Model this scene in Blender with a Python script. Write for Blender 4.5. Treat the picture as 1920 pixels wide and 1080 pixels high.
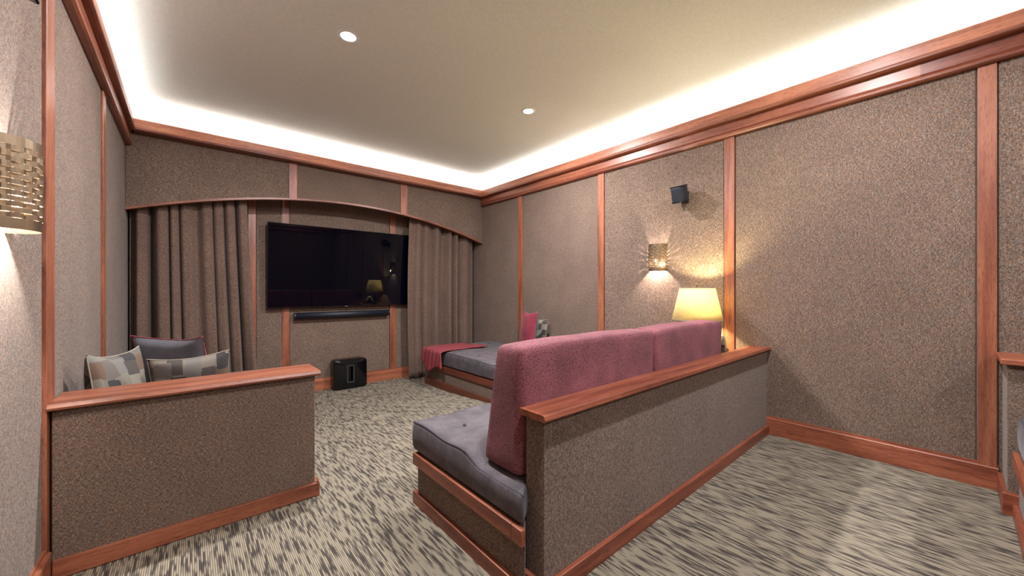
import bpy, bmesh, math, random
from mathutils import Vector, Matrix, noise as mnoise
random.seed(7)
for o in list(bpy.data.objects): bpy.data.objects.remove(o)
SC = bpy.context.scene
COL = SC.collection
R = math.radians
PI = math.pi

# ------------------------------------------------------------------ camera
cd = bpy.data.cameras.new('camera'); cam = bpy.data.objects.new('camera', cd); COL.objects.link(cam)
cd.sensor_width = 36; cd.lens = 36 * 711.2 / 1920; cd.shift_y = 3 / 1920; cd.clip_start = 0.02
cam.location = (0, 0, 1.25); cam.rotation_euler = (R(90), 0, R(-40.48))
SC.camera = cam
# ------------------------------------------------------------------ world, exposure, large lights
w = bpy.data.worlds.new('world'); SC.world = w; w.use_nodes = True
w.node_tree.nodes['Background'].inputs[0].default_value = (.5, .5, .5, 1)
w.node_tree.nodes['Background'].inputs[1].default_value = 0.02
SC.view_settings.view_transform = 'Standard'; SC.view_settings.look = 'None'
SC.view_settings.gamma = 1; SC.view_settings.use_curve_mapping = False
SC.view_settings.exposure = 0.0
COVE_POWER = 3.7      # watts per metre of cove strip
DOWN_POWER = 52.0      # each recessed ceiling lamp
SCONCE_POWER = 34.0
LAMP_POWER = 80.0

# room dimensions
XL, XR = -0.47, 3.84          # fabric faces of the side walls
YV, YW, YB = 5.28, 5.63, -3.0 # valance face, front wall fabric face, back wall
ZC = 3.13                     # ceiling
ZLIP = 2.916
def floor_z(y):
    t = min(1, max(0, (y - 2.3) / 2.5)); t = t * t * (3 - 2 * t)
    return -0.12 * t

def add_light(name, kind, loc, power, color, parent=None, rot=(0, 0, 0), **kw):
    ld = bpy.data.lights.new(name, kind); ld.energy = power; ld.color = color
    for k, v in kw.items(): setattr(ld, k, v)
    o = bpy.data.objects.new(name, ld); COL.objects.link(o); o.location = loc; o.rotation_euler = rot
    if parent: o.parent = parent; o.location = Vector(loc) - parent.location
    return o
COVE_COL = (.94, .98, 1.0)
# cove strips: long narrow lamps in the trough behind the crown, shining up
def cove_lamp(name, loc, rot, sx, sy, L):
    add_light(name, 'AREA', loc, COVE_POWER * L, COVE_COL, rot=rot, shape='RECTANGLE', size=sx, size_y=sy)
cove_lamp('cove_lamp_right', (3.822, (YV + YB) / 2, 2.899), (PI, R(30), 0), .022, YV - YB - .1, YV - YB)
cove_lamp('cove_lamp_left', (-.452, (YV + YB) / 2, 2.899), (PI, R(-30), 0), .022, YV - YB - .1, YV - YB)
cove_lamp('cove_lamp_front', ((XL + XR) / 2, 5.305, 2.899), (PI - R(30), 0, 0), XR - XL - .1, .022, XR - XL)

# ------------------------------------------------------------------ materials
def new_mat(name):
    m = bpy.data.materials.new(name); m.use_nodes = True
    nt = m.node_tree; b = nt.nodes['Principled BSDF']
    return m, nt, b
def N(nt, typ, **kw):
    n = nt.nodes.new(typ)
    for k, v in kw.items(): setattr(n, k, v)
    return n
def mapped(nt, scale, rnd=0.0, loc=(0, 0, 0)):
    tc = N(nt, 'ShaderNodeTexCoord'); mp = N(nt, 'ShaderNodeMapping')
    mp.inputs['Scale'].default_value = scale; mp.inputs['Location'].default_value = loc
    src = tc.outputs['Object']
    if rnd:
        oi = N(nt, 'ShaderNodeObjectInfo'); mul = N(nt, 'ShaderNodeVectorMath', operation='SCALE')
        mul.inputs[0].default_value = (1.7, 2.3, 3.1); nt.links.new(oi.outputs['Random'], mul.inputs['Scale'])
        mul2 = N(nt, 'ShaderNodeVectorMath', operation='SCALE'); mul2.inputs['Scale'].default_value = rnd
        nt.links.new(mul.outputs[0], mul2.inputs[0])
        ad = N(nt, 'ShaderNodeVectorMath', operation='ADD')
        nt.links.new(src, ad.inputs[0]); nt.links.new(mul2.outputs[0], ad.inputs[1]); src = ad.outputs[0]
    nt.links.new(src, mp.inputs['Vector'])
    return mp.outputs[0]
def noise(nt, vec, scale=1, detail=2, rough=.5):
    n = N(nt, 'ShaderNodeTexNoise'); n.inputs['Scale'].default_value = scale
    n.inputs['Detail'].default_value = detail; n.inputs['Roughness'].default_value = rough
    nt.links.new(vec, n.inputs['Vector'])
    return n.outputs['Fac']
def ramp(nt, fac, stops, interp='LINEAR'):
    r = N(nt, 'ShaderNodeValToRGB'); r.color_ramp.interpolation = interp
    e = r.color_ramp.elements
    while len(e) < len(stops): e.new(.5)
    for i, (p, c) in enumerate(stops):
        e[i].position = p; e[i].color = (*c, 1)
    nt.links.new(fac, r.inputs['Fac'])
    return r.outputs['Color']
def mix(nt, fac, a, b, mode='MIX'):
    m = N(nt, 'ShaderNodeMix', data_type='RGBA', blend_type=mode)
    for i, v in ((0, fac), (6, a), (7, b)):
        if isinstance(v, (int, float)): m.inputs[i].default_value = v
        elif isinstance(v, tuple): m.inputs[i].default_value = (*v, 1)
        else: nt.links.new(v, m.inputs[i])
    return m.outputs[2]
def math_n(nt, op, a, b=0.0):
    m = N(nt, 'ShaderNodeMath', operation=op)
    for i, v in ((0, a), (1, b)):
        if isinstance(v, (int, float)): m.inputs[i].default_value = v
        else: nt.links.new(v, m.inputs[i])
    return m.outputs[0]
def bump(nt, b, h, strength, dist):
    n = N(nt, 'ShaderNodeBump'); n.inputs['Strength'].default_value = strength; n.inputs['Distance'].default_value = dist
    nt.links.new(h, n.inputs['Height']); nt.links.new(n.outputs[0], b.inputs['Normal'])
def srgb(r, g, b):
    f = lambda c: ((c / 255 + .055) / 1.055) ** 2.4 if c > 10 else c / 255 / 12.92
    return (f(r), f(g), f(b))

def plain(name, col, rough=.5, metal=0.0, coat=0.0):
    m, nt, b = new_mat(name)
    v = mapped(nt, (1, 1, 1)); f = noise(nt, v, 40, 3)
    c = mix(nt, f, tuple(x * .9 for x in col), tuple(min(1, x * 1.1) for x in col))
    nt.links.new(c, b.inputs['Base Color'])
    b.inputs['Roughness'].default_value = rough; b.inputs['Metallic'].default_value = metal
    b.inputs['Coat Weight'].default_value = coat
    return m

def tweed(name, dark, mid, light, warm, cool, k=1.0):
    m, nt, b = new_mat(name)
    h = noise(nt, mapped(nt, (42 * k, 42 * k, 300 * k), 3), 1, 1, .5)
    v = noise(nt, mapped(nt, (300 * k, 300 * k, 42 * k), 5), 1, 1, .5)
    fine = noise(nt, mapped(nt, (420 * k,) * 3), 1, 1)
    mx = math_n(nt, 'MAXIMUM', h, v); mn = math_n(nt, 'MINIMUM', h, v)
    s = math_n(nt, 'ADD', math_n(nt, 'ADD', math_n(nt, 'MULTIPLY', mx, .62), math_n(nt, 'MULTIPLY', mn, .28)), math_n(nt, 'MULTIPLY', fine, .10))
    c = ramp(nt, s, [(.41, dark), (.53, mid), (.67, light)])
    hue = noise(nt, mapped(nt, (60 * k, 60 * k, 130 * k), 7), 1, 1)
    big = noise(nt, mapped(nt, (3, 3, 3), 2), 1, 2)
    tint = ramp(nt, hue, [(.38, cool), (.5, (1, 1, 1)), (.62, warm)])
    c = mix(nt, .75, c, tint, 'MULTIPLY')
    c = mix(nt, 1.0, c, ramp(nt, big, [(.3, (.92, .92, .92)), (.7, (1.08, 1.08, 1.08))]), 'MULTIPLY')
    nt.links.new(c, b.inputs['Base Color']); b.inputs['Roughness'].default_value = .95
    b.inputs['Specular IOR Level'].default_value = .15
    b.inputs['Sheen Weight'].default_value = .1
    bump(nt, b, s, .3, .003)
    return m
M = {}
M['tweed'] = tweed('wall_tweed', srgb(62, 49, 41), srgb(109, 90, 78), srgb(155, 135, 120), (1.3, .98, .78), (.78, .98, 1.2), 2.0)
M['curtain'] = tweed('curtain_tweed', srgb(74, 56, 48), srgb(106, 84, 73), srgb(138, 114, 101), (1.1, .98, .9), (.92, 1, 1.06), 1.5)

def wood(name, axis):
    m, nt, b = new_mat(name)
    a = [18, 18, 18]; a[axis] = 1.3
    p = [260, 260, 260]; p[axis] = 22
    g = noise(nt, mapped(nt, tuple(a), 4), 1, 5, .62)
    po = noise(nt, mapped(nt, tuple(p), 4), 1, 2)
    c = ramp(nt, g, [(.28, srgb(98, 51, 37)), (.46, srgb(136, 79, 57)), (.6, srgb(158, 98, 72)), (.75, srgb(127, 72, 52))])
    c = mix(nt, 1.0, c, ramp(nt, po, [(.33, (.62, .55, .52)), (.46, (1, 1, 1))]), 'MULTIPLY')
    oi = N(nt, 'ShaderNodeObjectInfo')
    c = mix(nt, 1.0, c, ramp(nt, oi.outputs['Random'], [(0, (.88, .84, .84)), (1, (1.1, 1.1, 1.1))]), 'MULTIPLY')
    c = mix(nt, 1.0, c, oi.outputs['Color'], 'MULTIPLY')
    nt.links.new(c, b.inputs['Base Color']); b.inputs['Roughness'].default_value = .38
    b.inputs['Coat Weight'].default_value = .1; b.inputs['Coat Roughness'].default_value = .35
    bump(nt, b, po, .08, .001)
    return m
WX, WY, WZ = wood('mahogany_x', 0), wood('mahogany_y', 1), wood('mahogany_z', 2)

def carpet():
    m, nt, b = new_mat('ribbed_carpet')
    tc = N(nt, 'ShaderNodeTexCoord'); sx = N(nt, 'ShaderNodeSeparateXYZ'); nt.links.new(tc.outputs['Object'], sx.inputs[0])
    P = 0.0078
    wob = noise(nt, mapped(nt, (6, 3, 0)), 1, 1)
    xs = math_n(nt, 'ADD', math_n(nt, 'MULTIPLY', sx.outputs['X'], 1 / P), math_n(nt, 'MULTIPLY', wob, .5))
    idx = math_n(nt, 'FLOOR', xs); fr = math_n(nt, 'FRACT', xs)
    cx = N(nt, 'ShaderNodeCombineXYZ')
    nt.links.new(math_n(nt, 'MULTIPLY', idx, 7.31), cx.inputs['X']); nt.links.new(math_n(nt, 'MULTIPLY', sx.outputs['Y'], 8), cx.inputs['Y'])
    dash = noise(nt, cx.outputs[0], 1, 1, .5)
    cx2 = N(nt, 'ShaderNodeCombineXYZ')
    nt.links.new(math_n(nt, 'MULTIPLY', idx, .42), cx2.inputs['X']); nt.links.new(math_n(nt, 'MULTIPLY', sx.outputs['Y'], 7.5), cx2.inputs['Y'])
    clump = noise(nt, cx2.outputs[0], 1, 1)
    s = math_n(nt, 'ADD', math_n(nt, 'MULTIPLY', dash, .78), math_n(nt, 'MULTIPLY', clump, .22))
    yarn = ramp(nt, s, [(.41, srgb(78, 70, 65)), (.465, srgb(112, 102, 92)), (.53, srgb(150, 138, 120))])
    fz = noise(nt, mapped(nt, (500, 300, 500)), 1, 2)
    yarn = mix(nt, 1.0, yarn, ramp(nt, fz, [(.3, (.78, .78, .78)), (.7, (1.15, 1.15, 1.15))]), 'MULTIPLY')
    rib = math_n(nt, 'SINE', math_n(nt, 'MULTIPLY', fr, PI))
    c = mix(nt, 1.0, yarn, ramp(nt, rib, [(0, (.22, .2, .2)), (.6, (1, 1, 1))]), 'MULTIPLY')
    nt.links.new(c, b.inputs['Base Color']); b.inputs['Roughness'].default_value = 1; b.inputs['Specular IOR Level'].default_value = .1
    bump(nt, b, math_n(nt, 'ADD', rib, math_n(nt, 'MULTIPLY', fz, .5)), .6, .004)
    return m
M['carpet'] = carpet()

def velvet(name, c0, c1, sheen=.35):
    m, nt, b = new_mat(name)
    big = noise(nt, mapped(nt, (9, 9, 9), 2), 1, 4, .6); st = noise(nt, mapped(nt, (120, 120, 25), 2), 1, 2)
    c = ramp(nt, math_n(nt, 'ADD', math_n(nt, 'MULTIPLY', big, .7), math_n(nt, 'MULTIPLY', st, .3)), [(.35, c0), (.65, c1)])
    nt.links.new(c, b.inputs['Base Color']); b.inputs['Roughness'].default_value = .85
    b.inputs['Sheen Weight'].default_value = sheen; b.inputs['Sheen Roughness'].default_value = .4
    bump(nt, b, st, .25, .003)
    return m
M['velvet'] = velvet('grey_velvet', srgb(60, 53, 57), srgb(94, 85, 88), .12)
M['greyfelt'] = velvet('grey_felt', srgb(78, 75, 82), srgb(98, 95, 102), .2)
M['redfelt'] = velvet('red_felt', srgb(108, 28, 44), srgb(136, 42, 58), .1)
M['piping'] = plain('grey_piping', srgb(62, 58, 64), .9)

def chenille():
    m, nt, b = new_mat('rose_chenille')
    tc = N(nt, 'ShaderNodeTexCoord')
    vo = N(nt, 'ShaderNodeTexVoronoi'); vo.inputs['Scale'].default_value = 1
    nt.links.new(mapped(nt, (190, 190, 300)), vo.inputs['Vector'])
    big = noise(nt, mapped(nt, (5, 5, 5), 2), 1, 3)
    s = math_n(nt, 'ADD', math_n(nt, 'MULTIPLY', vo.outputs['Distance'], .6), math_n(nt, 'MULTIPLY', big, .5))
    c = ramp(nt, s, [(.3, srgb(158, 92, 98)), (.5, srgb(128, 65, 74)), (.75, srgb(78, 35, 43))])
    nt.links.new(c, b.inputs['Base Color']); b.inputs['Roughness'].default_value = .9
    b.inputs['Sheen Weight'].default_value = .06
    bump(nt, b, math_n(nt, 'SUBTRACT', 1.0, vo.outputs['Distance']), .6, .005)
    return m
M['chenille'] = chenille()

def knit():
    m, nt, b = new_mat('red_knit')
    wv = N(nt, 'ShaderNodeTexWave', wave_type='BANDS', bands_direction='DIAGONAL'); wv.inputs['Scale'].default_value = 26; wv.inputs['Distortion'].default_value = 2
    tc = N(nt, 'ShaderNodeTexCoord'); nt.links.new(tc.outputs['Object'], wv.inputs['Vector'])
    c = ramp(nt, wv.outputs['Fac'], [(.1, srgb(104, 34, 40)), (.7, srgb(142, 56, 62))])
    nt.links.new(c, b.inputs['Base Color']); b.inputs['Roughness'].default_value = .95
    bump(nt, b, wv.outputs['Fac'], .6, .004)
    return m
M['knit'] = knit()

def patch():
    m, nt, b = new_mat('patchwork_print')
    vo = N(nt, 'ShaderNodeTexVoronoi', distance='CHEBYCHEV'); vo.inputs['Scale'].default_value = 1; vo.inputs['Randomness'].default_value = .55
    nt.links.new(mapped(nt, (14, .01, 12), 3), vo.inputs['Vector'])
    sp = N(nt, 'ShaderNodeSeparateColor'); nt.links.new(vo.outputs['Color'], sp.inputs[0])
    c = ramp(nt, sp.outputs[0], [(0, srgb(122, 114, 102)), (.2, srgb(68, 60, 56)), (.36, srgb(112, 104, 93)), (.5, srgb(94, 74, 60)), (.58, srgb(104, 99, 94)), (.74, srgb(50, 46, 46)), (.88, srgb(92, 84, 78))], 'CONSTANT')
    ve = N(nt, 'ShaderNodeTexVoronoi'); ve.inputs['Scale'].default_value = 1; ve.inputs['Randomness'].default_value = .6
    nt.links.new(mapped(nt, (8.5, .01, 6.5), 3), ve.inputs['Vector'])
    d = ve.outputs['Distance']
    spv = N(nt, 'ShaderNodeSeparateColor'); nt.links.new(ve.outputs['Color'], spv.inputs[0])
    ring = N(nt, 'ShaderNodeRGBToBW'); nt.links.new(ramp(nt, d, [(0, (1, 1, 1)), (.19, (0, 0, 0)), (.29, (1, 1, 1)), (.34, (0, 0, 0))], 'CONSTANT'), ring.inputs[0])
    c = mix(nt, math_n(nt, 'MULTIPLY', ring.outputs[0], math_n(nt, 'GREATER_THAN', spv.outputs[1], .42)), c, srgb(54, 50, 50))
    nt.links.new(c, b.inputs['Base Color']); b.inputs['Roughness'].default_value = .9
    return m
M['patch'] = patch()
M['creamcord'] = plain('cream_cord', srgb(140, 131, 116), .9)
M['paint'] = plain('ceiling_paint', srgb(226, 225, 219), .9)
M['black'] = plain('black_plastic', srgb(20, 20, 23), .35)
M['gloss'] = plain('gloss_black', srgb(8, 8, 11), .12)
M['grille'] = plain('dark_blue_black_mesh', srgb(20, 24, 36), .55)
M['silver'] = plain('grey_rim', srgb(96, 94, 104), .35, .6)
M['brass'] = plain('brushed_bronze', srgb(140, 120, 98), .36, .9)
M['darkmetal'] = plain('dark_bronze', srgb(60, 46, 34), .35, .8)
M['whitemetal'] = plain('white_ring', srgb(230, 228, 222), .5)
M['stone'] = plain('pale_carved_stone', srgb(150, 148, 120), .5)
def screen():
    m, nt, b = new_mat('tv_glass')
    b.inputs['Base Color'].default_value = (.0016, .0014, .004, 1); b.inputs['Roughness'].default_value = .015
    b.inputs['Specular IOR Level'].default_value = .19
    return m
M['screen'] = screen()
def emit(name, col, s):
    m, nt, b = new_mat(name)
    b.inputs['Base Color'].default_value = (*col, 1); b.inputs['Emission Color'].default_value = (*col, 1); b.inputs['Emission Strength'].default_value = s
    return m
M['downglow'] = emit('recessed_lamp_glow', (.9, .96, 1), 9)
M['bulb'] = emit('warm_bulb', (1, .8, .4), 6)
M['bulbw'] = emit('sconce_bulb', (1, .94, .84), 12)
M['led'] = emit('cove_led', (1, .95, .88), 1)
def shade_mat():
    m, nt, b = new_mat('cream_lampshade')
    th = noise(nt, mapped(nt, (220, 220, 30)), 1, 2)
    c = ramp(nt, th, [(.3, srgb(226, 212, 158)), (.7, srgb(246, 236, 192))])
    nt.links.new(c, b.inputs['Base Color']); b.inputs['Roughness'].default_value = .9
    tr = N(nt, 'ShaderNodeBsdfTranslucent'); nt.links.new(c, tr.inputs['Color'])
    mx = N(nt, 'ShaderNodeMixShader'); mx.inputs[0].default_value = .45
    nt.links.new(b.outputs[0], mx.inputs[1]); nt.links.new(tr.outputs[0], mx.inputs[2])
    nt.links.new(mx.outputs[0], nt.nodes['Material Output'].inputs['Surface'])
    return m
M['shade'] = shade_mat()

# ------------------------------------------------------------------ object helpers
def tag(o, label=None, cat=None, group=None, kind=None):
    if label: o['label'] = label
    if cat: o['category'] = cat
    if group: o['group'] = group
    if kind: o['kind'] = kind
    return o
def thing(name, loc, label, cat, group=None, kind=None, rot=(0, 0, 0)):
    o = bpy.data.objects.new(name, None); COL.objects.link(o); o.location = loc; o.rotation_euler = rot
    o.empty_display_size = .1
    return tag(o, label, cat, group, kind)
def link_mesh(name, me, mat, parent=None, smooth=False):
    o = bpy.data.objects.new(name, me); COL.objects.link(o)
    if mat: me.materials.append(mat)
    if smooth: me.shade_smooth()
    if parent: o.parent = parent
    return o
def from_bm(name, bm, mat, parent=None, smooth=False):
    me = bpy.data.meshes.new(name); bmesh.ops.recalc_face_normals(bm, faces=bm.faces); bm.to_mesh(me); bm.free()
    return link_mesh(name, me, mat, parent, smooth)
def pyd(name, v, f, mat, parent=None, smooth=True):
    me = bpy.data.meshes.new(name); me.from_pydata([tuple(p) for p in v], [], f)
    bm = bmesh.new(); bm.from_mesh(me); bmesh.ops.recalc_face_normals(bm, faces=bm.faces); bm.to_mesh(me); bm.free()
    return link_mesh(name, me, mat, parent, smooth)
def bm_box(bm, x0, x1, y0, y1, z0, z1, bev=0.0, seg=2):
    r = bmesh.ops.create_cube(bm, size=1)
    vs = r['verts']
    for v in vs:
        v.co = Vector((x0 if v.co.x < 0 else x1, y0 if v.co.y < 0 else y1, z0 if v.co.z < 0 else z1))
    if bev:
        es = list({e for v in vs for e in v.link_edges})
        bmesh.ops.bevel(bm, geom=es, offset=bev, segments=seg, profile=.5, affect='EDGES')
def box(name, x0, x1, y0, y1, z0, z1, mat, parent=None, bev=.003, color=None, local=False):
    """box in world coordinates (shifted into the parent's frame when the parent is an unrotated empty)"""
    bm = bmesh.new()
    o = (0, 0, 0) if (parent is None or local) else tuple(parent.location)
    bm_box(bm, x0 - o[0], x1 - o[0], y0 - o[1], y1 - o[1], z0 - o[2], z1 - o[2], bev)
    ob = from_bm(name, bm, mat, parent)
    if color: ob.color = (*color, 1)
    return ob
def bm_prism(bm, prof, a0, a1, axis):
    """extrude a closed 2D profile along an axis; profile coordinates are the two other axes in order"""
    def P(a, p):
        q = list(p); q.insert(axis, a); return Vector(q)
    v0 = [bm.verts.new(P(a0, p)) for p in prof]; v1 = [bm.verts.new(P(a1, p)) for p in prof]
    n = len(prof)
    bm.faces.new(v0); bm.faces.new(v1[::-1])
    for i in range(n): bm.faces.new((v0[i], v1[i], v1[(i + 1) % n], v0[(i + 1) % n]))
def prism(name, prof, a0, a1, axis, mat, parent=None, smooth=False, color=None):
    bm = bmesh.new(); bm_prism(bm, prof, a0, a1, axis)
    if parent:
        for v in bm.verts: v.co -= parent.location
    ob = from_bm(name, bm, mat, parent, smooth)
    if color: ob.color = (*color, 1)
    return ob
def lathe(name, prof, mat, parent=None, n=32, smooth=True, arc=(0, 2 * PI)):
    full = abs(arc[1] - arc[0] - 2 * PI) < 1e-6
    v, f = [], []
    m = n if full else n + 1
    for i in range(m):
        a = arc[0] + (arc[1] - arc[0]) * i / n
        for r, z in prof: v.append((r * math.cos(a), r * math.sin(a), z))
    k = len(prof)
    for i in range(n):
        j = (i + 1) % m
        for q in range(k - 1): f.append((i * k + q, j * k + q, j * k + q + 1, i * k + q + 1))
    return pyd(name, v, f, mat, parent, smooth)
def tube(name, pts, r, mat, parent=None, n=8, closed=False):
    pts = [Vector(p) for p in pts]; v, f = [], []
    m = len(pts); up = Vector((0, 0, 1))
    for i, p in enumerate(pts):
        a = pts[(i - 1) % m] if (closed or i > 0) else p; b = pts[(i + 1) % m] if (closed or i < m - 1) else p
        d = (b - a).normalized()
        s = d.cross(up)
        if s.length < .1: s = d.cross(Vector((1, 0, 0)))
        s.normalize(); t = s.cross(d)
        for k in range(n):
            an = 2 * PI * k / n; v.append(p + (s * math.cos(an) + t * math.sin(an)) * r)
    for i in range(m if closed else m - 1):
        j = (i + 1) % m
        for k in range(n): f.append((i * n + k, i * n + (k + 1) % n, j * n + (k + 1) % n, j * n + k))
    if not closed:
        f.append(tuple(range(n))[::-1]); f.append(tuple((m - 1) * n + k for k in range(n)))
    return pyd(name, v, f, mat, parent)
def soft_box(name, dims, r, mat, parent=None, step=.05, func=None, off=(0, 0, 0)):
    """rounded box with a fine grid, base at z=0, optionally deformed by func(p, unit)"""
    h = [d / 2 for d in dims]
    def ticks(a):
        inner = max(a - r, 1e-4); k = max(2, int(2 * inner / step))
        t = [-inner + 2 * inner * i / k for i in range(k + 1)]
        e = [a - r + r * q for q in (.35, .7, 1.0)]
        return [-x for x in e[::-1]] + t + e
    T = [ticks(a) for a in h]
    vid, v, f = {}, [], []
    def vert(p):
        key = tuple(round(c, 6) for c in p)
        if key in vid: return vid[key]
        q = [max(-(h[i] - r), min(h[i] - r, p[i])) for i in range(3)]
        d = Vector([p[i] - q[i] for i in range(3)])
        if d.length > 1e-9:
            m = max(abs(c) for c in d); d = d.normalized() * m
        s = Vector(q) + d
        if func: s = func(s, Vector([s[i] / h[i] for i in range(3)]))
        vid[key] = len(v); v.append((s.x + off[0], s.y + off[1], s.z + h[2] + off[2])); return vid[key]
    for ax in range(3):
        a, b = [i for i in range(3) if i != ax]
        for sgn in (-1, 1):
            for i in range(len(T[a]) - 1):
                for j in range(len(T[b]) - 1):
                    fc = []
                    for (ii, jj) in ((i, j), (i + 1, j), (i + 1, j + 1), (i, j + 1)):
                        p = [0, 0, 0]; p[ax] = sgn * h[ax]; p[a] = T[a][ii]; p[b] = T[b][jj]; fc.append(vert(p))
                    f.append(tuple(fc))
    return pyd(name, v, f, mat, parent)

# ------------------------------------------------------------------ floor and ceiling
v, f = [], []
ys = [YB - .1] + [2.0 + i * .1 for i in range(33)] + [5.8]
for y in ys:
    for x in (-.6, 4.0): v.append((x, y, floor_z(y)))
for i in range(len(ys) - 1): f.append((2 * i, 2 * i + 1, 2 * i + 3, 2 * i + 2))
n0 = len(v)
v += [(-.6, YB - .1, -.3), (4.0, YB - .1, -.3), (-.6, 5.8, -.3), (4.0, 5.8, -.3)]
f.append((n0, n0 + 2, n0 + 3, n0 + 1))
fl = pyd('floor', v, f, M['carpet'], None, True)
tag(fl, 'ribbed beige and charcoal striped carpet floor', 'floor', kind='structure')
prof = [(-.015, 2.80), (0, 2.80)] + [(.07 * (1 - math.cos(R(a))), ZC - .07 + .07 * math.sin(R(a))) for a in range(0, 91, 10)]
v, f = [], []
for d, z in prof: v += [(XL + d, YB + d, z), (XR - d, YB + d, z), (XR - d, 5.325 - d, z), (XL + d, 5.325 - d, z)]
for q in range(len(prof) - 1):
    for i in range(4): f.append((4 * q + i, 4 * q + (i + 1) % 4, 4 * q + 4 + (i + 1) % 4, 4 * q + 4 + i))
q = 4 * (len(prof) - 1); f.append((q, q + 1, q + 2, q + 3))
n0 = len(v); v += [(XL - .2, YB - .2, ZC + .1), (XR + .2, YB - .2, ZC + .1), (XR + .2, 5.9, ZC + .1), (XL - .2, 5.9, ZC + .1)]
f.append((n0, n0 + 1, n0 + 2, n0 + 3))
for i in range(4): f.append((i, (i + 1) % 4, n0 + (i + 1) % 4, n0 + i))
ce = pyd('ceiling', v, f, M['paint'], None, True)
md = ce.modifiers.new('split', 'EDGE_SPLIT'); md.split_angle = R(30)
tag(ce, 'off-white ceiling curving down to glowing cove edges', 'ceiling', kind='structure')

# ------------------------------------------------------------------ side walls with fabric panels and battens
def side_wall(name, xf, s, battens, label, ytop, zpan):
    """xf fabric face; s=+1 wall lies to +X of it. battens: list of (y0,y1)"""
    wl = thing(name, (xf + s * .02, 0, 0), label, 'wall', kind='structure')
    x0, x1 = sorted((xf + s * .02, xf + s * .12))
    box('wall_board', x0, x1, YB - .1, 5.75, -.3, ZC, M['paint'], wl, 0)
    edges = [YB] + [q for b in battens for q in b] + [ytop]
    for i in range(0, len(edges), 2):
        y0, y1 = edges[i], edges[i + 1]
        a, c = sorted((xf, xf + s * .025))
        box('fabric_panel', a, c, y0 + .004, y1 - .004, zpan[0], zpan[1], M['tweed'], wl, .008)
    for (y0, y1) in battens:
        a, c = sorted((xf - s * .012, xf + s * .025))
        box('batten', a, c, y0, y1, zpan[0], zpan[1], WZ, wl, .003)
    return wl
rb = [(-1.62, -1.54), (-.165, -.087), (1.33, 1.417), (2.775, 2.862), (4.253, 4.35)]
side_wall('wall_right', XR, 1, rb, 'right wall of tweed fabric panels divided by mahogany battens', 5.62, (-.15, 2.69))
lb = [(-1.9, -1.82), (-.4, -.32), (1.03, 1.11), (2.515, 2.645), (3.93, 4.05)]
side_wall('wall_left', XL, -1, lb, 'left wall of pale tweed fabric panels beside the wall lamp', 5.62, (-.15, 2.69))

# front wall behind the television
wf = thing('wall_front', (1.685, YW + .02, 0), 'front wall of tweed panels behind the television', 'wall', kind='structure')
box('wall_board', XL - .1, XR + .1, YW + .02, YW + .12, -.3, ZC, M['paint'], wf, 0)
fb = [(.556, .636), (.909, .999), (2.345, 2.438), (2.73, 2.81)]
edges = [XL] + [q for b in fb for q in b] + [XR]
for i in range(0, len(edges), 2):
    box('fabric_panel', edges[i] + .004, edges[i + 1] - .004, YW, YW + .025, -.1, 2.79, M['tweed'], wf, .008)
for (a, b_) in fb: box('batten', a, b_, YW - .012, YW + .02, -.1, 2.79, WZ, wf, .003)
box('bulkhead', XL - .02, XR + .02, 5.34, YW + .03, 2.80, ZC, M['paint'], wf, 0)
# back wall (behind the camera)
wb = thing('wall_back', (1.685, YB, 0), 'back wall of tweed panels behind the viewer', 'wall', kind='structure')
box('wall_board', XL - .1, XR + .1, YB - .15, YB - .02, -.1, ZC, M['paint'], wb, 0)
be = [XL, .55, .63, 1.64, 1.73, 2.74, 2.82, XR]
for i in range(0, 8, 2): box('fabric_panel', be[i] + .004, be[i + 1] - .004, YB - .025, YB, 0, 2.69, M['tweed'], wb, .008)
for i in range(1, 6, 2): box('batten', be[i], be[i + 1], YB - .02, YB + .012, 0, 2.69, WZ, wb, .003)

# ------------------------------------------------------------------ baseboards
def bb_prof(x, s, z0, h):
    return [(x + s * .02, z0), (x - s * .022, z0), (x - s * .022, z0 + h - .022), (x - s * .018, z0 + h - .018), (x - s * .008, z0 + h - .016), (x - s * .008, z0 + h), (x + s * .02, z0 + h)]
o = prism('baseboard_right', bb_prof(XR, 1, 0, .157), -.17, 1.085, 1, WY, color=(1.0, .88, .86)); tag(o, 'stepped mahogany baseboard along the right wall', 'baseboard', kind='structure')
o = prism('baseboard_left', bb_prof(XL, -1, 0, .14), YB, 2.53, 1, WY); tag(o, 'mahogany baseboard along the left wall', 'baseboard', kind='structure')
o = prism('baseboard_front', [(y, z) for y, z in bb_prof(YW, 1, -.125, .168)], .70, 2.98, 0, WX, color=(1.12, 1.08, 1.05)); tag(o, 'light mahogany baseboard below the television', 'baseboard', kind='structure')

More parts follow.
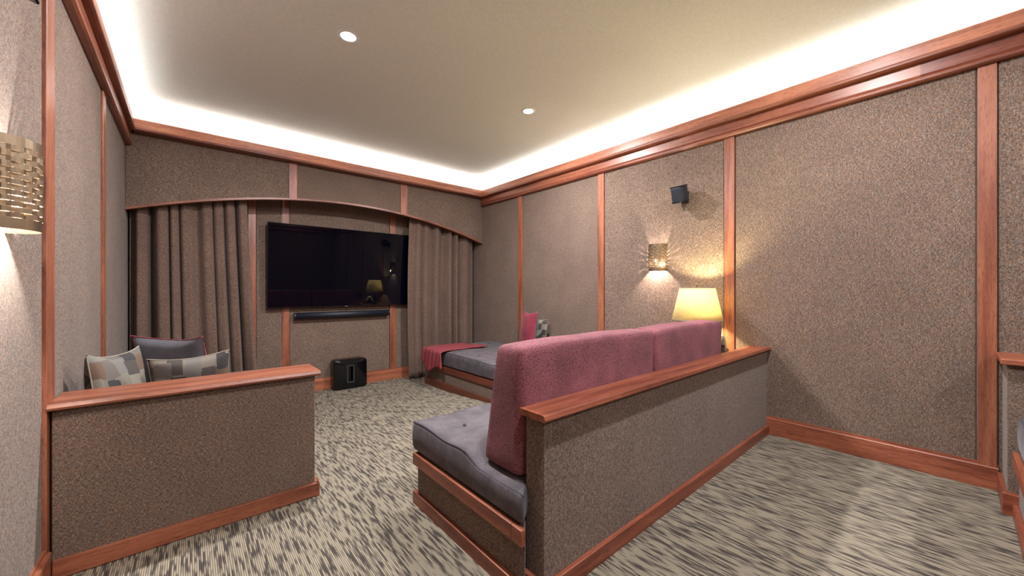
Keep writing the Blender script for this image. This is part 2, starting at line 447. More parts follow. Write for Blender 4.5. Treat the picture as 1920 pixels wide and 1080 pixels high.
# ------------------------------------------------------------------ crown with cove trough
def crown(name, flip, axis, a0, a1, at, s, label, mat, frieze=True, cuts=None, lip=.08):
    """at: wall face coordinate; s: +1 when the wall is on the plus side"""
    t = thing(name, (0, 0, 0), label, 'crown moulding', kind='structure')
    f = lambda d, z: (at - s * d, z)
    L = lip
    def piece(nm, prof, b0, b1, col=None):
        return prism(nm, prof, b0, b1, axis, mat, t, color=col)
    piece('cove_fascia', [f(L, 2.823), f(L + .004, 2.83), f(L + .004, 2.908), f(L, ZLIP), f(L - .02, ZLIP), f(L - .02, 2.835), f(-.015, 2.835), f(-.015, 2.818), f(L, 2.818)], a0, a1, (1.6, 1.75, 1.8))  # fascia tint lightened to imitate brighter light along the crown
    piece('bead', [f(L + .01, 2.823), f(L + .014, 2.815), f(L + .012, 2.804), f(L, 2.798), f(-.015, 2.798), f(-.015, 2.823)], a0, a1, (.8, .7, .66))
    if frieze:
        for (b0, b1, col) in (cuts or [(a0, a1, (.95, .85, .82))]):
            piece('frieze', [f(.036, 2.80), f(.036, 2.716), f(.030, 2.706), f(-.015, 2.706), f(-.015, 2.80)], b0, b1, col)
        piece('picture_rail', [f(.028, 2.706), f(.044, 2.698), f(.048, 2.690), f(.046, 2.676), f(.034, 2.668), f(-.015, 2.668), f(-.015, 2.706)], a0, a1, (.85, .74, .70))
    return t
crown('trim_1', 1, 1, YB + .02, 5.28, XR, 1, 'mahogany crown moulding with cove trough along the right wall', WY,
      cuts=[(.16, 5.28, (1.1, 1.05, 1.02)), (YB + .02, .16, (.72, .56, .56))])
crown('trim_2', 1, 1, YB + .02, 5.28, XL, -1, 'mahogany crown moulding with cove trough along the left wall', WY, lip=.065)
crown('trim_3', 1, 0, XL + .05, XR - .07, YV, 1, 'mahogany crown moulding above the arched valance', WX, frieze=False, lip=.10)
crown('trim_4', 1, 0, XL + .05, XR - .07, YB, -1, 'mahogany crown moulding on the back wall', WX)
for nm, a in (('right', (3.812, 3.832, YB + .1, 5.2)), ('left', (-.462, -.442, YB + .1, 5.2)), ('front', (XL + .1, XR - .1, 5.295, 5.315))):
    o = box('cove_light_strip', *a, 2.836, 2.884, M['led'], None, 0)
    tag(o, 'glowing light strip hidden in the %s cove' % nm, 'light strip', 'cove light strips', )

# ------------------------------------------------------------------ arched valance
val = thing('valance', (1.685, YV, 2.04), 'wide arched tweed valance over the curtains and television', 'valance')
def arch(x):
    u = (x - 1.675) / 2.147
    return 2.043 + .352 * (1 - abs(u) ** 2.0) if abs(u) < 1 else 2.043
def arch_panel(nm, x0, x1, y0, y1, mat, ztop, zb=lambda x: arch(x), n=24, color=None):
    v, f = [], []
    for i in range(n + 1):
        x = x0 + (x1 - x0) * i / n
        zt = ztop(x) if callable(ztop) else ztop
        for (y, z) in ((y0, zb(x)), (y1, zb(x)), (y1, zt), (y0, zt)):
            v.append((x - val.location.x, y - val.location.y, z - val.location.z))
    for i in range(n):
        for k in range(4): f.append((4 * i + k, 4 * i + (k + 1) % 4, 4 * i + 4 + (k + 1) % 4, 4 * i + 4 + k))
    f.append((0, 1, 2, 3)); f.append((4 * n + 3, 4 * n + 2, 4 * n + 1, 4 * n))
    o = pyd(nm, v, f, mat, val, False)
    if color: o.color = (*color, 1)
    return o
vb = [(.932, 1.018), (2.362, 2.464)]
arch_panel('fabric_panel', XL + .003, vb[0][0] - .003, YV, YV + .045, M['tweed'], 2.80)
arch_panel('fabric_panel', vb[0][1] + .003, vb[1][0] - .003, YV, YV + .045, M['tweed'], 2.80)
arch_panel('fabric_panel', vb[1][1] + .003, XR - .003, YV, YV + .045, M['tweed'], 2.80)
for (a, b_) in vb: arch_panel('batten', a, b_, YV - .012, YV + .04, WZ, 2.80, n=3, color=(1.15, 1.1, 1.1))
arch_panel('edge_trim', XL + .003, XR - .003, YV - .018, YV + .05, WX, lambda x: arch(x) + .010, lambda x: arch(x) - .012, n=48)

# ------------------------------------------------------------------ curtains
def curtain(name, yc, label, xs, ztop, zbot, folds, amp, seed, n=220, m=26):
    rr = random.Random(seed); ph = [rr.uniform(0, 6.28) for _ in range(6)]
    xm = xs(.5, .5)
    t = thing(name, (xm, yc, zbot(.5)), label, 'curtain', 'curtains under the valance')
    v, f = [], []
    for j in range(m + 1):
        s = j / m
        for i in range(n + 1):
            u = i / n
            wu = u + .026 * math.sin(2 * PI * u * 2.3 + ph[0]) + .012 * math.sin(2 * PI * u * 3.7 + ph[3]) + .006 * s * math.sin(2 * PI * u * 5 + ph[1] + 1.2 * s)
            a = 2 * PI * folds * wu
            d = math.sin(a + .5 * s * math.sin(3 * u + ph[2])) + .28 * math.sin(2 * a + ph[3] + s) + .22 * math.sin(.5 * a + ph[4] + .8 * s)
            am = amp * (.8 + .35 * math.sin(7 * u + ph[5])) * (.75 + .4 * s)
            x = xs(u, s) + .012 * math.cos(a) * (1 - abs(2 * u - 1) ** 6)
            zb, zt = zbot(u), ztop(x)
            y = yc + am * d
            if s > .93 and name == 'curtain' : y += 0
            v.append((x - xm, y - yc, zt + (zb - zt) * s - t.location.z))
    w_ = n + 1
    for j in range(m):
        for i in range(n): f.append((j * w_ + i, j * w_ + i + 1, (j + 1) * w_ + i + 1, (j + 1) * w_ + i))
    o = pyd('drape', v, f, M['curtain'], t)
    md = o.modifiers.new('thick', 'SOLIDIFY'); md.thickness = .004
    # hooks / heading tape behind the valance
    box('curtain_rail', xs(0, 0), xs(1, 0), yc - .012, yc + .012, 2.47, 2.50, M['whitemetal'], t, .003)
    return t
def xl_(u, s):
    r = .52 + .10 * min(1, s * 1.15) ** 1.3
    l = -.455
    return l + (r - l) * u
curtain('curtain', 5.44, 'wide brown pleated curtain left of the television behind the pillows', xl_, lambda x: 2.47, lambda u: floor_z(5.4) + .005, 8, .066, 3)
def xr_(u, s):
    l = 2.575 - .03 * math.sin(s * PI) - .02 * s; r = 3.735
    return l + (r - l) * u
curtain('curtain', 5.42, 'brown pleated curtain right of the television behind the red blanket', xr_, lambda x: 2.47, lambda u: floor_z(5.4) + .005, 6.5, .062, 11)

# ------------------------------------------------------------------ television, soundbar, subwoofer
tv = thing('television', (1.684, 5.575, 1.02), 'large flat black television on the front wall', 'television', rot=(R(1.55), 0, 0))
box('screen', -.937, .937, -.030, -.022, .006, 1.068, M['screen'], tv, .001, local=True)
box('bezel', -.941, .941, -.028, .005, .001, 1.073, M['black'], tv, .003, local=True)
box('rear_housing', -.5, .5, .005, .03, .15, .75, M['black'], tv, .006, local=True)
box('logo_tab', -.02, .02, -.031, -.02, -.006, .003, M['silver'], tv, .001, local=True)
sb = thing('soundbar', (1.674, 5.575, .862), 'slim black soundbar mounted under the television', 'soundbar')
prof = [(.045 * math.cos(2 * PI * k / 20) * 1.0, .0435 + .0435 * math.sin(2 * PI * k / 20)) for k in range(20)]
bm = bmesh.new(); bm_prism(bm, prof, -.615, .615, 0); from_bm('body', bm, M['grille'], sb, True)
for s in (-1, 1):
    bm = bmesh.new(); bm_prism(bm, [(p[0] * 1.03, .0435 + (p[1] - .0435) * 1.03) for p in prof], s * .615 - (0 if s > 0 else .017), s * .615 + (.017 if s > 0 else 0), 0)
    from_bm('end_cap', bm, M['black'], sb)
box('wall_bracket', -.3, .3, .03, .054, .02, .06, M['black'], sb, .002, local=True)

sub = thing('subwoofer', (1.709, 5.52, floor_z(5.5)), 'glossy black subwoofer with slot standing on the carpet', 'subwoofer')
def rrect(hw, hh, r, k=6):
    p = []
    for cx, cz, a0 in ((hw - r, hh - r, 0), (-hw + r, hh - r, 90), (-hw + r, -hh + r, 180), (hw - r, -hh + r, 270)):
        for i in range(k + 1):
            a = R(a0 + 90 * i / k); p.append((cx + r * math.cos(a), cz + r * math.sin(a)))
    return p
W2, H2, D2 = .222, .205, .085
rings_o = [(D2, .97), (D2 - .004, .99), (D2 - .015, 1.0), (-D2 + .015, 1.0), (-D2 + .004, .99), (-D2, .97)]
outer = rrect(W2, H2, .05); inner = rrect(.042, .112, .006)
no = len(outer); v, f = [], []
for y, k in rings_o: v += [(x * k, y, z * k + H2) for x, z in outer]
for q in range(len(rings_o) - 1):
    for i in range(no): f.append((q * no + i, q * no + (i + 1) % no, (q + 1) * no + (i + 1) % no, (q + 1) * no + i))
b0 = len(v)
for y in (-D2, D2): v += [(x, y, z + H2) for x, z in inner]
for i in range(no):
    j = (i + 1) % no
    f.append(((len(rings_o) - 1) * no + i, (len(rings_o) - 1) * no + j, b0 + j, b0 + i))
    f.append((i, j, b0 + no + j, b0 + no + i)); f.append((b0 + i, b0 + j, b0 + no + j, b0 + no + i))
o = pyd('cabinet', v, f, M['gloss'], sub, False)
for p in o.data.polygons: p.use_smooth = True
md = o.modifiers.new('split', 'EDGE_SPLIT'); md.split_angle = R(40)
v, f = [], []
for y, g in ((-D2 - .003, 0), (-D2 - .003, .008), (-D2 + .03, .008), (-D2 + .03, 0)):
    for x, z in ((1, 1), (-1, 1), (-1, -1), (1, -1)): v.append((x * (.042 - g + .004), y, z * (.112 - g + .004) + H2))
for q in range(4):
    for i in range(4): f.append((q * 4 + i, q * 4 + (i + 1) % 4, ((q + 1) % 4) * 4 + (i + 1) % 4, ((q + 1) % 4) * 4 + i))
pyd('slot_rim', v, f, M['silver'], sub, False)
box('slot_dark_core', -.041, .041, -.02, .07, H2 - .111, H2 + .111, M['gloss'], sub, .01, local=True)  # solid dark core added so the see-through slot looks dark

# ------------------------------------------------------------------ half walls
hw = thing('half_wall', (.08, 2.66, 0), 'tweed half wall with wooden cap in front of the left pillows', 'half wall')
box('panel', XL + .02, .588, 2.54, 2.76, .0, .727, M['tweed'], hw, .006)
prism('cap', [(2.505, .742), (2.515, .757), (2.79, .757), (2.795, .75), (2.795, .735), (2.787, .728), (2.515, .728), (2.507, .733)], XL + .012, .612, 0, WX, hw, color=(.98, .96, .94))
box('base_trim', -.445, .608, 2.518, 2.54, 0, .078, WX, hw, .003, (1.12, 1.08, 1.04))
box('base_trim', .588, .610, 2.519, 2.78, -.03, .078, WY, hw, .003, (1.05, .95, .92))

hw2 = thing('half_wall', (2.45, 1.16, 0), 'long tweed half wall with wooden cap behind the rose sofa cushions', 'half wall')
box('panel', 1.083, XR, 1.072, 1.178, 0, .728, M['tweed'], hw2, .004)
prism('cap', [(1.040, .735), (1.046, .751), (1.055, .754), (1.190, .754), (1.196, .748), (1.196, .732), (1.190, .727), (1.048, .727), (1.042, .730)], 1.058, XR + .004, 0, WX, hw2, color=(.78, .64, .6))
box('base_trim', 1.061, XR - .02, 1.05, 1.072, 0, .078, WX, hw2, .003, (.85, .68, .64))
box('base_trim', 1.061, 1.083, 1.0725, 1.178, 0, .078, WY, hw2, .003, (.9, .75, .7))

hw3 = thing('half_wall', (3.67, -.45, 0), 'tweed half wall end with wooden cap at the right picture edge', 'half wall')
box('panel', 3.50, XR, -1.15, -.185, 0, .83, M['tweed'], hw3, .004)
box('cap', 3.465, XR + .004, -1.17, -.160, .83, .862, WY, hw3, .006, (.9, .75, .7))
box('base_trim', 3.478, XR - .02, -.187, -.165, 0, .12, WX, hw3, .003, (.8, .62, .6))
box('base_trim', 3.45, 3.50, -1.15, -.166, 0, .118, WY, hw3, .003, (.8, .62, .6))

# ------------------------------------------------------------------ sofa and daybed bases
def seat_base(name, x0, x1, y0, y1, zs, zbot, label, cat, sides, overlap=.02, tint=(1, 1, 1)):
    """zs: (base trim top, rail bottom, rail top). sides: faces that show trims: subset of 'WENS' (W = -X, N = +Y)"""
    t = thing(name, ((x0 + x1) / 2, (y0 + y1) / 2, zbot), label, cat)
    zt, zr0, zr1 = zs
    box('panel', x0 + .022, x1 - (.022 if 'E' in sides else 0), y0 + (.022 if 'S' in sides else 0), y1 - (.022 if 'N' in sides else 0), zbot - .03, zr1 - .012, M['tweed'], t, .003)
    for sd in sides:
        for (za, zb) in ((zbot - .03, zt), (zr0, zr1)):
            nm = 'base_trim' if zb == zt else 'rail'
            if sd == 'W': box(nm, x0, x0 + .022, y0, y1, za, zb, WY, t, .003, tint)
            if sd == 'E': box(nm, x1 - .022, x1, y0, y1, za, zb, WY, t, .003, tint)
            if sd == 'N': box(nm, x0 + .0225, x1 - (.0225 if 'E' in sides else 0), y1 - .022, y1, za, zb, WX, t, .003, tint)
            if sd == 'S': box(nm, x0 + .0225, x1, y0, y0 + .022, za, zb, WX, t, .003, tint)
    return t
def mattress(name, x0, x1, y0, y1, z0, z1, label, group, sag=0.012, seed=1, step=.045, tufts=True, dent=False):
    t = thing(name, ((x0 + x1) / 2, (y0 + y1) / 2, z0), label, 'seat mattress', group)
    D = (x1 - x0, y1 - y0, z1 - z0)
    tx = [(-D[0] / 2 + D[0] * (i + .5) / max(1, round(D[0] / .42)), -D[1] / 2 + D[1] * (j + .5) / max(1, round(D[1] / .42))) for i in range(max(1, round(D[0] / .42))) for j in range(max(1, round(D[1] / .42)))]
    def edge_z(x, y):
        dn = 0
        if dent:
            yy = y + D[1] / 2; dn = -.028 * max(0, min(1, (.36 - yy) / .10)) + .016 * math.exp(-((yy - .42) / .10) ** 2)
        return dn + sag * (mnoise.noise(Vector((x * 3.1 + seed, y * 3.1, seed))) * 1.6)
    def fn(p, u):
        k = max(0, u.z)
        dz = edge_z(p.x, p.y) * k
        if u.z > .5 and tufts:
            for (a, b_) in tx:
                d2 = (p.x - a) ** 2 + (p.y - b_) ** 2
                dz -= .016 * math.exp(-d2 / .0022) - 0.0
            dz += .008 * (1 - u.x ** 2) * (1 - u.y ** 2)
        bul = .010 * (1 - u.z ** 2)
        nx = p.x + (bul * (1 if u.x > 0 else -1) if abs(u.x) > .96 else 0)
        ny = p.y + (bul * (1 if u.y > 0 else -1) if abs(u.y) > .96 else 0)
        if dent and u.y < -.9: ny -= .066 * max(0, 1 - (p.x + D[0] / 2) / .062)
        return Vector((nx, ny, p.z + dz))
    cu = soft_box('cushion', D, .028, M['velvet'], t, step, fn)
    pts = []
    hx, hy = D[0] / 2 - .006, D[1] / 2 - .006
    for a, b_ in (((-hx, -hy), (hx, -hy)), ((hx, -hy), (hx, hy)), ((hx, hy), (-hx, hy)), ((-hx, hy), (-hx, -hy))):
        L = math.dist(a, b_); k = max(6, int(L / .05))
        for i in range(k):
            x, y = a[0] + (b_[0] - a[0]) * i / k, a[1] + (b_[1] - a[1]) * i / k
            pts.append((x, y - (.066 * max(0, 1 - (x + D[0] / 2) / .062) if dent and y < -D[1] / 2 + .05 else 0), D[2] - .010 + edge_z(x, y)))
    tube('piping', pts, .006, M['piping'], cu, 6, True)
    if tufts:
        for (a, b_) in tx:
            o = lathe('button', [(.0, .008), (.008, .006), (.012, .0)], M['piping'], cu, 10); o.location = (a, b_, D[2] - .010 + edge_z(a, b_) + .006)
    return t
sofa = seat_base('sofa_base', 1.003, 3.20, 1.182, 2.075, (.069, .226, .292), 0, 'low tweed sofa base with two wooden rails under the grey mattress', 'sofa base', 'WNE', tint=(1.05, .92, .86))
mattress('seat_mattress', 1.022, 3.19, 1.185, 2.115, .292, .462, 'grey velvet mattress with wavy piped edge under the rose cushions', 'grey velvet mattresses', .014, 4, dent=True)
box('rail', 1.003, 1.025, 1.118, 1.181, .226, .292, WY, sofa, .002, (1.05, .92, .86))
box('base_trim', 1.003, 1.025, 1.118, 1.181, 0, .069, WY, sofa, .002, (1.05, .92, .86))
bm = bmesh.new(); bm_prism(bm, [(1.025, 1.122), (1.082, 1.18), (1.025, 1.18)], 0, .28, 2)
for q in bm.verts: q.co -= sofa.location
from_bm('panel', bm, M['tweed'], sofa)
zf = floor_z(5.0)
rbase = seat_base('daybed_base', 2.635, XR, 2.95, 5.06, (-.018, .128, .203), zf, 'tweed daybed base with dark wooden rails along the right wall', 'daybed base', 'WS', tint=(.5, .33, .32))
mattress('seat_mattress', 2.655, XR - .005, 2.97, 5.05, .203, .398, 'grey velvet mattress partly covered by the red blanket', 'grey velvet mattresses', .008, 9)
seat_base('daybed_base', XL, .63, 2.80, 5.08, (-.018, .118, .185), zf, 'daybed base hidden behind the left half wall', 'daybed base', 'EN')
mattress('seat_mattress', XL + .005, .622, 2.80, 5.07, .185, .365, 'grey velvet mattress behind the left half wall under the pillows', 'grey velvet mattresses', .008, 12)
seat_base('sofa_base', 1.5, 3.449, -1.1, -.20, (.07, .29, .36), 0, 'sofa base cropped at the right picture edge', 'sofa base', 'WN', tint=(.9, .7, .66))
mattress('seat_mattress', 1.52, 3.45, -1.1, -.224, .36, .56, 'grey mattress corner cropped at the right picture edge', 'grey velvet mattresses', .006, 21)

# ------------------------------------------------------------------ rose back cushions
def back_cushion(x0, x1, label, seed):
    t = thing('back_cushion', ((x0 + x1) / 2, 1.304, .440), label, 'back cushion', 'rose back cushions')
    W, D, Hh = x1 - x0, .20, .570
    def fn(p, u):
        # wedge: deep at the bottom, thin on top, leaning on the half wall
        z = p.z + Hh / 2; k = z / Hh
        depth = .275 - .10 * k
        y = -.105 - .006 * k + (u.y + 1) / 2 * depth
        if k > .9: z -= .010 * u.x ** 4
        puff = .006 * (1 - u.x ** 2) * math.sin(PI * k)
        y += puff * (1 if u.y > .5 else 0)
        z += .006 * mnoise.noise(Vector((p.x * 4 + seed, p.y * 4, seed))) * k
        return Vector((p.x + .004 * mnoise.noise(Vector((seed, p.y * 5, p.z * 5))), y, z - Hh / 2))
    soft_box('cushion', (W, D, Hh), .036, M['chenille'], t, .05, fn)
    return t
back_cushion(1.066, 2.168, 'long rose chenille back cushion nearest the camera, left of the pair', 3)
back_cushion(2.182, 3.205, 'rose chenille back cushion beside the lamp, right of the pair', 8)

# ------------------------------------------------------------------ pillows
def pillow(loc, rot, w_, h_, t_, front, back, cord, label, group, seed, fold=0.0):
    P = thing('pillow', loc, label, 'pillow', group, rot=rot)
    n = 22
    def surf(sg):
        v, f = [], []
        for j in range(n + 1):
            for i in range(n + 1):
                a = -1 + 2 * i / n; b_ = -1 + 2 * j / n
                a = math.copysign(abs(a) ** .85, a); b_ = math.copysign(abs(b_) ** .85, b_)
                x = w_ / 2 * a * (1 - .07 * (1 - b_ * b_) * a * a); z = h_ / 2 * b_ * (1 - .07 * (1 - a * a) * b_ * b_)
                th = t_ / 2 * (max(0, (1 - a * a) * (1 - b_ * b_))) ** .42
                th *= 1 + .12 * mnoise.noise(Vector((a * 2 + seed, b_ * 2, seed)))
                wr = fold * math.sin(a * 2.4 + seed) * (b_ + 1) * .5
                z2 = z - (.0 if fold == 0 else abs(fold) * .8 * (1 - a * a) * (b_ + 1) / 2)
                v.append((x, sg * th + wr, z2 + h_ / 2))
        for j in range(n):
            for i in range(n): f.append((j * (n + 1) + i, j * (n + 1) + i + 1, (j + 1) * (n + 1) + i + 1, (j + 1) * (n + 1) + i))
        return v, f
    v, f = surf(-1)
    pyd('front_cover', v, f, front, P)
    rim = [v[i] for i in range(n)] + [v[j * (n + 1) + n] for j in range(n)] + [v[n * (n + 1) + n - i] for i in range(n)] + [v[(n - j) * (n + 1)] for j in range(n)]
    v, f = surf(1); pyd('back_cover', v, f, back, P)
    tube('piping', rim, .0035, cord, P, 6, True)
    return P
GL, GR = 'pillows on the left daybed', 'pillows on the right daybed'
pillow((.0, 3.31, .385), (R(14), 0, R(-38)), .44, .60, .16, M['greyfelt'], M['redfelt'], M['redfelt'], 'charcoal felt pillow with red back between the patchwork pillows', GL, 2, .03)
pillow((.035, 2.985, .39), (R(6), R(-3), R(-3)), .37, .48, .13, M['patch'], M['patch'], M['creamcord'], 'patchwork print pillow in front of the charcoal pillow', GL, 5, .008)
pillow((-.265, 2.99, .38), (R(-7), R(2), R(66)), .36, .54, .14, M['patch'], M['patch'], M['creamcord'], 'patchwork print pillow leaning against the left wall', GL, 9, .02)
pillow((3.515, 3.82, .41), (R(-6), 0, R(-104)), .42, .55, .13, M['redfelt'], M['greyfelt'], M['greyfelt'], 'red felt pillow with charcoal back on the right daybed', GR, 4, .02)
pillow((3.70, 3.84, .41), (R(-6), 0, R(-90)), .42, .43, .11, M['patch'], M['patch'], M['creamcord'], 'pale patchwork pillow peeking out behind the red pillow', GR, 13, .0)

# ------------------------------------------------------------------ red blanket over the right daybed corner
bl = thing('throw_blanket', (2.9, 4.72, .398), 'folded red knit blanket hanging over the mattress corner', 'blanket')
n, m = 44, 26
v, f = [], []
top = .413; xe = 2.625
for j in range(m + 1):
    t_ = j / m
    for i in range(n + 1):
        s = i / n
        y = 4.46 + .56 * t_ + .03 * math.sin(4 * s)
        L = .70 + (.17 + .10 * abs(t_ - .05) ** .5) * 1.0
        hang = .13 + .13 * max(0, 1 - abs(t_ - .6) / .35) + .06 * (1 - t_)
        x1 = 3.30 - .10 * t_ + .05 * (1 - t_)
        flat = x1 - xe; tot = flat + .05 + hang; q = s * tot
        if q < flat: x, z = x1 - q, top
        elif q < flat + .05:
            a = (q - flat) / .05 * PI / 2; x, z = xe - .03 * math.sin(a), top - .03 * (1 - math.cos(a))
        else:
            x, z = xe - .03 - .10 * (q - flat - .05), top - .03 - (q - flat - .05)
            y += (q - flat) * .25 * (t_ - .3)
        nz = mnoise.noise(Vector((x * 6, y * 6, 1.3)))
        if q < flat: z += .008 * nz + .010 * (1 - t_) * math.exp(-((s - .05) / .1) ** 2)
        else: x -= .012 * (nz + 1) + .018 * math.sin(y * 30)**2
        v.append((x - 2.9, y - 4.72, z - .398))
for j in range(m):
    for i in range(n): f.append((j * (n + 1) + i, j * (n + 1) + i + 1, (j + 1) * (n + 1) + i + 1, (j + 1) * (n + 1) + i))
o = pyd('knit_cloth', v, f, M['knit'], bl)
md = o.modifiers.new('thick', 'SOLIDIFY'); md.thickness = .012; md.offset = 1

# ------------------------------------------------------------------ side table, lamp, ornament
tb = thing('side_table', (3.53, 1.55, 0), 'small mahogany side table in the corner under the lamp', 'side table')
box('table_top', 3.24, 3.82, 1.245, 1.86, .64, .665, WX, tb, .004, (.95, .85, .8))
for (a, b_) in ((3.27, 1.27), (3.27, 1.83), (3.79, 1.27), (3.79, 1.83)):
    box('leg', a - .02, a + .02, b_ - .02, b_ + .02, 0, .64, WZ, tb, .003)
for (a, b_, c, d) in ((3.29, 3.77, 1.262, 1.278), (3.29, 3.77, 1.822, 1.838)): box('apron', a, b_, c, d, .57, .64, WX, tb, .002)
for (a, b_, c, d) in ((3.262, 3.278, 1.29, 1.81), (3.782, 3.798, 1.29, 1.81)): box('apron', a, b_, c, d, .57, .64, WY, tb, .002)
lx, ly = 3.575, 1.555
lp = thing('table_lamp', (lx, ly, .665), 'lit table lamp with cream tapered shade in the corner', 'table lamp')
lathe('base', [(0, 0), (.085, 0), (.085, .012), (.06, .024), (.025, .04), (.02, .08), (.04, .12), (.045, .16), (.03, .2), (.014, .225), (.012, .24), (0, .24)], M['darkmetal'], lp)
lathe('stem', [(0, .235), (.008, .235), (.008, .40), (.016, .405), (.016, .43), (0, .43)], M['darkmetal'], lp, 16)
o = lathe('shade', [(.214, .308), (.150, .600)], M['shade'], lp, 56)
md = o.modifiers.new('thick', 'SOLIDIFY'); md.thickness = .0015
for r_, z in ((.2145, .308), (.1505, .600)):
    tube('shade_rim', [(r_ * math.cos(2 * PI * k / 48), r_ * math.sin(2 * PI * k / 48), z) for k in range(48)], .003, M['creamcord'], o, 6, True)
for k in range(3):
    a = 2 * PI * k / 3; tube('shade_spider', [(0, 0, .585), (.149 * math.cos(a), .149 * math.sin(a), .592)], .0025, M['darkmetal'], o, 6)
lathe('finial', [(0, .63), (.006, .625), (.009, .612), (.005, .600), (.006, .575), (0, .575)], M['darkmetal'], lp, 12)
lathe('bulb', [(0, .53), (.02, .523), (.03, .50), (.03, .48), (.016, .44), (.013, .42), (0, .42)], M['bulb'], lp, 16)
add_light('table_lamp_light', 'POINT', (lx + .045, ly - .03, .665 + .50), LAMP_POWER, (1, .89, .50), lp, shadow_soft_size=.03)

orn = thing('ornament', (3.53, 1.335, .665), 'small arched sculpture on a dark tray below the lamp', 'ornament')
box('tray', -.15, .15, -.075, .085, 0, .02, M['black'], orn, .004, local=True)
pts = [(-.085 + .17 * k / 14, 0, .03 + .14 * math.sin(PI * k / 14) ** .7) for k in range(15)]
tube('arch', pts, .024, M['stone'], orn, 10)
soft_box('core', (.10, .05, .085), .02, M['gloss'], orn, .02, off=(0, 0, .02))
lathe('knob', [(0, .05), (.022, .045), (.03, .025), (.022, .005), (0, 0)], M['brass'], orn, 16).location = (.105, .0, .02)

# ------------------------------------------------------------------ wall lamps (woven metal half cylinders)
def sconce(loc, rz, label):
    """built facing local +X, back on the wall at x=0; z=0 is the bottom of the shade"""
    t = thing('wall_lamp', loc, label, 'wall lamp', 'woven metal wall lamps', rot=(0, 0, rz))
    r0, Hh, NC, NR = .098, .290, 11, 13
    v, f = [], []
    def plate(a0, a1, z0, z1, r, k, th=.0016):
        b0 = len(v)
        for i in range(k + 1):
            a = a0 + (a1 - a0) * i / k
            bulge = r if not isinstance(r, tuple) else r[0] + r[1] * math.sin(PI * i / k)
            for (rr, z) in ((bulge, z0), (bulge, z1), (bulge - th, z1), (bulge - th, z0)):
                v.append((rr * math.cos(a), rr * math.sin(a), z))
        for i in range(k):
            for q in range(4): f.append((b0 + 4 * i + q, b0 + 4 * i + (q + 1) % 4, b0 + 4 * i + 4 + (q + 1) % 4, b0 + 4 * i + 4 + q))
        f.append((b0, b0 + 1, b0 + 2, b0 + 3)); f.append((b0 + 4 * k + 3, b0 + 4 * k + 2, b0 + 4 * k + 1, b0 + 4 * k))
    A0, A1 = -PI / 2, PI / 2
    zlo, zhi = .034, Hh - .030
    plate(A0, A1, 0, zlo, r0, 28); plate(A0, A1, zhi, Hh, r0, 28)
    pz = (zhi - zlo) / NR; pa = (A1 - A0) / NC
    for j in range(NR):
        for i in range(NC):
            s = 1 if (i + j) % 2 == 0 else -1
            plate(A0 + i * pa, A0 + (i + 1) * pa, zlo + j * pz + .0005, zlo + (j + 1) * pz - .0005, (r0, .0040 * s), 3)
    for i in range(NC + 1):     # thin uprights that hold the woven tabs
        plate(A0 + i * pa - .012, A0 + i * pa + .012, zlo - .002, zhi + .002, r0 - .001, 1)
    pyd('woven_shade', v, f, M['brass'], t, False)
    box('back_plate', 0, .006, -.08, .08, .03, Hh - .03, M['brass'], t, .002, local=True)
    box('lamp_holder', .006, .05, -.012, .012, .115, .135, M['whitemetal'], t, .002, local=True)
    o = lathe('bulb', [(0, .04), (.010, .037), (.015, .025), (.015, .010), (.009, -.010), (.008, -.025), (0, -.025)], M['bulbw'], t, 16); o.location = (.042, 0, .10)
    L = add_light('wall_lamp_light', 'POINT', (0, 0, 0), SCONCE_POWER, (1, .88, .78), None, shadow_soft_size=.012)
    L.parent = t; L.location = (.074, 0, .080)
    return t
sconce((XR, 2.08, 1.446), PI, 'woven bronze wall lamp glowing on the right wall beside the table lamp')
sconce((XL, 1.98, 1.440), 0, 'woven bronze wall lamp cropped at the left picture edge')

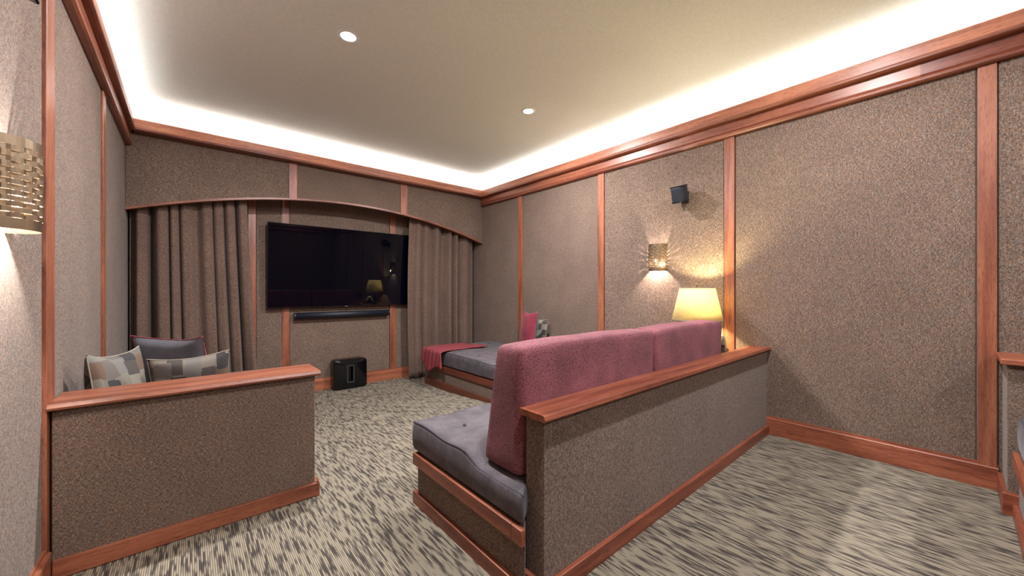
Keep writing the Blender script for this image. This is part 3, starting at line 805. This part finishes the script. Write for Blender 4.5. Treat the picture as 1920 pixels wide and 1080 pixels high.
# ------------------------------------------------------------------ small wall speakers
def speaker(loc, rz, label, tilt=R(17)):
    t = thing('wall_speaker', loc, label, 'speaker', 'small black wall speakers', rot=(0, 0, rz))
    # local +X points away from the wall
    b = soft_box('cabinet', (.125, .125, .165), .022, M['grille'], t, .03)
    Mx = Matrix.Translation((.125, 0, .08)) @ Matrix.Rotation(tilt, 4, 'Y') @ Matrix.Translation((0, 0, -.08))
    b.data.transform(Mx)
    for z in (.004, .155):
        c = soft_box('end_plate', (.127, .127, .012), .0055, M['gloss'], t, .03, off=(0, 0, z - .001)); c.data.transform(Mx)
    box('wall_plate', 0, .02, -.035, .035, .01, .13, M['black'], t, .003, local=True)
    tube('arm', [(.01, 0, .075), (.035, 0, .08), (.07, 0, .08)], .014, M['black'], t, 10)
    tube('cable', [(.055, -.01, .03), (.045, -.012, -.01), (.03, -.012, -.035), (.012, -.010, -.05), (.0, -.010, -.055)], .0045, M['black'], t, 8)
    return t
speaker((XR, 1.785, 2.115), PI, 'small black wall speaker above the glowing wall lamp')
speaker((XL, 1.55, 2.03), 0, 'black wall speaker cropped at the top left corner')

# ------------------------------------------------------------------ recessed ceiling lamps
def downlight(x, y, label, gain=1.0):
    t = thing('ceiling_lamp', (x, y, ZC), label, 'ceiling lamp', 'recessed ceiling lamps')
    lathe('trim_ring', [(.052, .0), (.055, -.006), (.066, -.006), (.075, -.002), (.075, 0)], M['whitemetal'], t, 32)
    lathe('lens', [(0, -.003), (.053, -.003)], M['downglow'], t, 32)
    add_light('ceiling_lamp_light', 'AREA', (x, y, ZC - .012), DOWN_POWER * gain, (.95, .97, 1), t, shape='DISK', size=.09, spread=R(180))
    return t
downlight(0.903, 2.929, 'brightest recessed ceiling lamp, left of the two', 2.1)
downlight(2.723, 2.924, 'smaller recessed ceiling lamp, right of the two', 1.9)
for x in (0.903, 2.723):
    for y, q in ((.45, 'above the viewer'), (-1.9, 'near the back wall')):
        downlight(x, y, 'recessed ceiling lamp %s, %s row' % (q, 'left' if x < 1 else 'right'), 1.1 if y > 0 else .9)
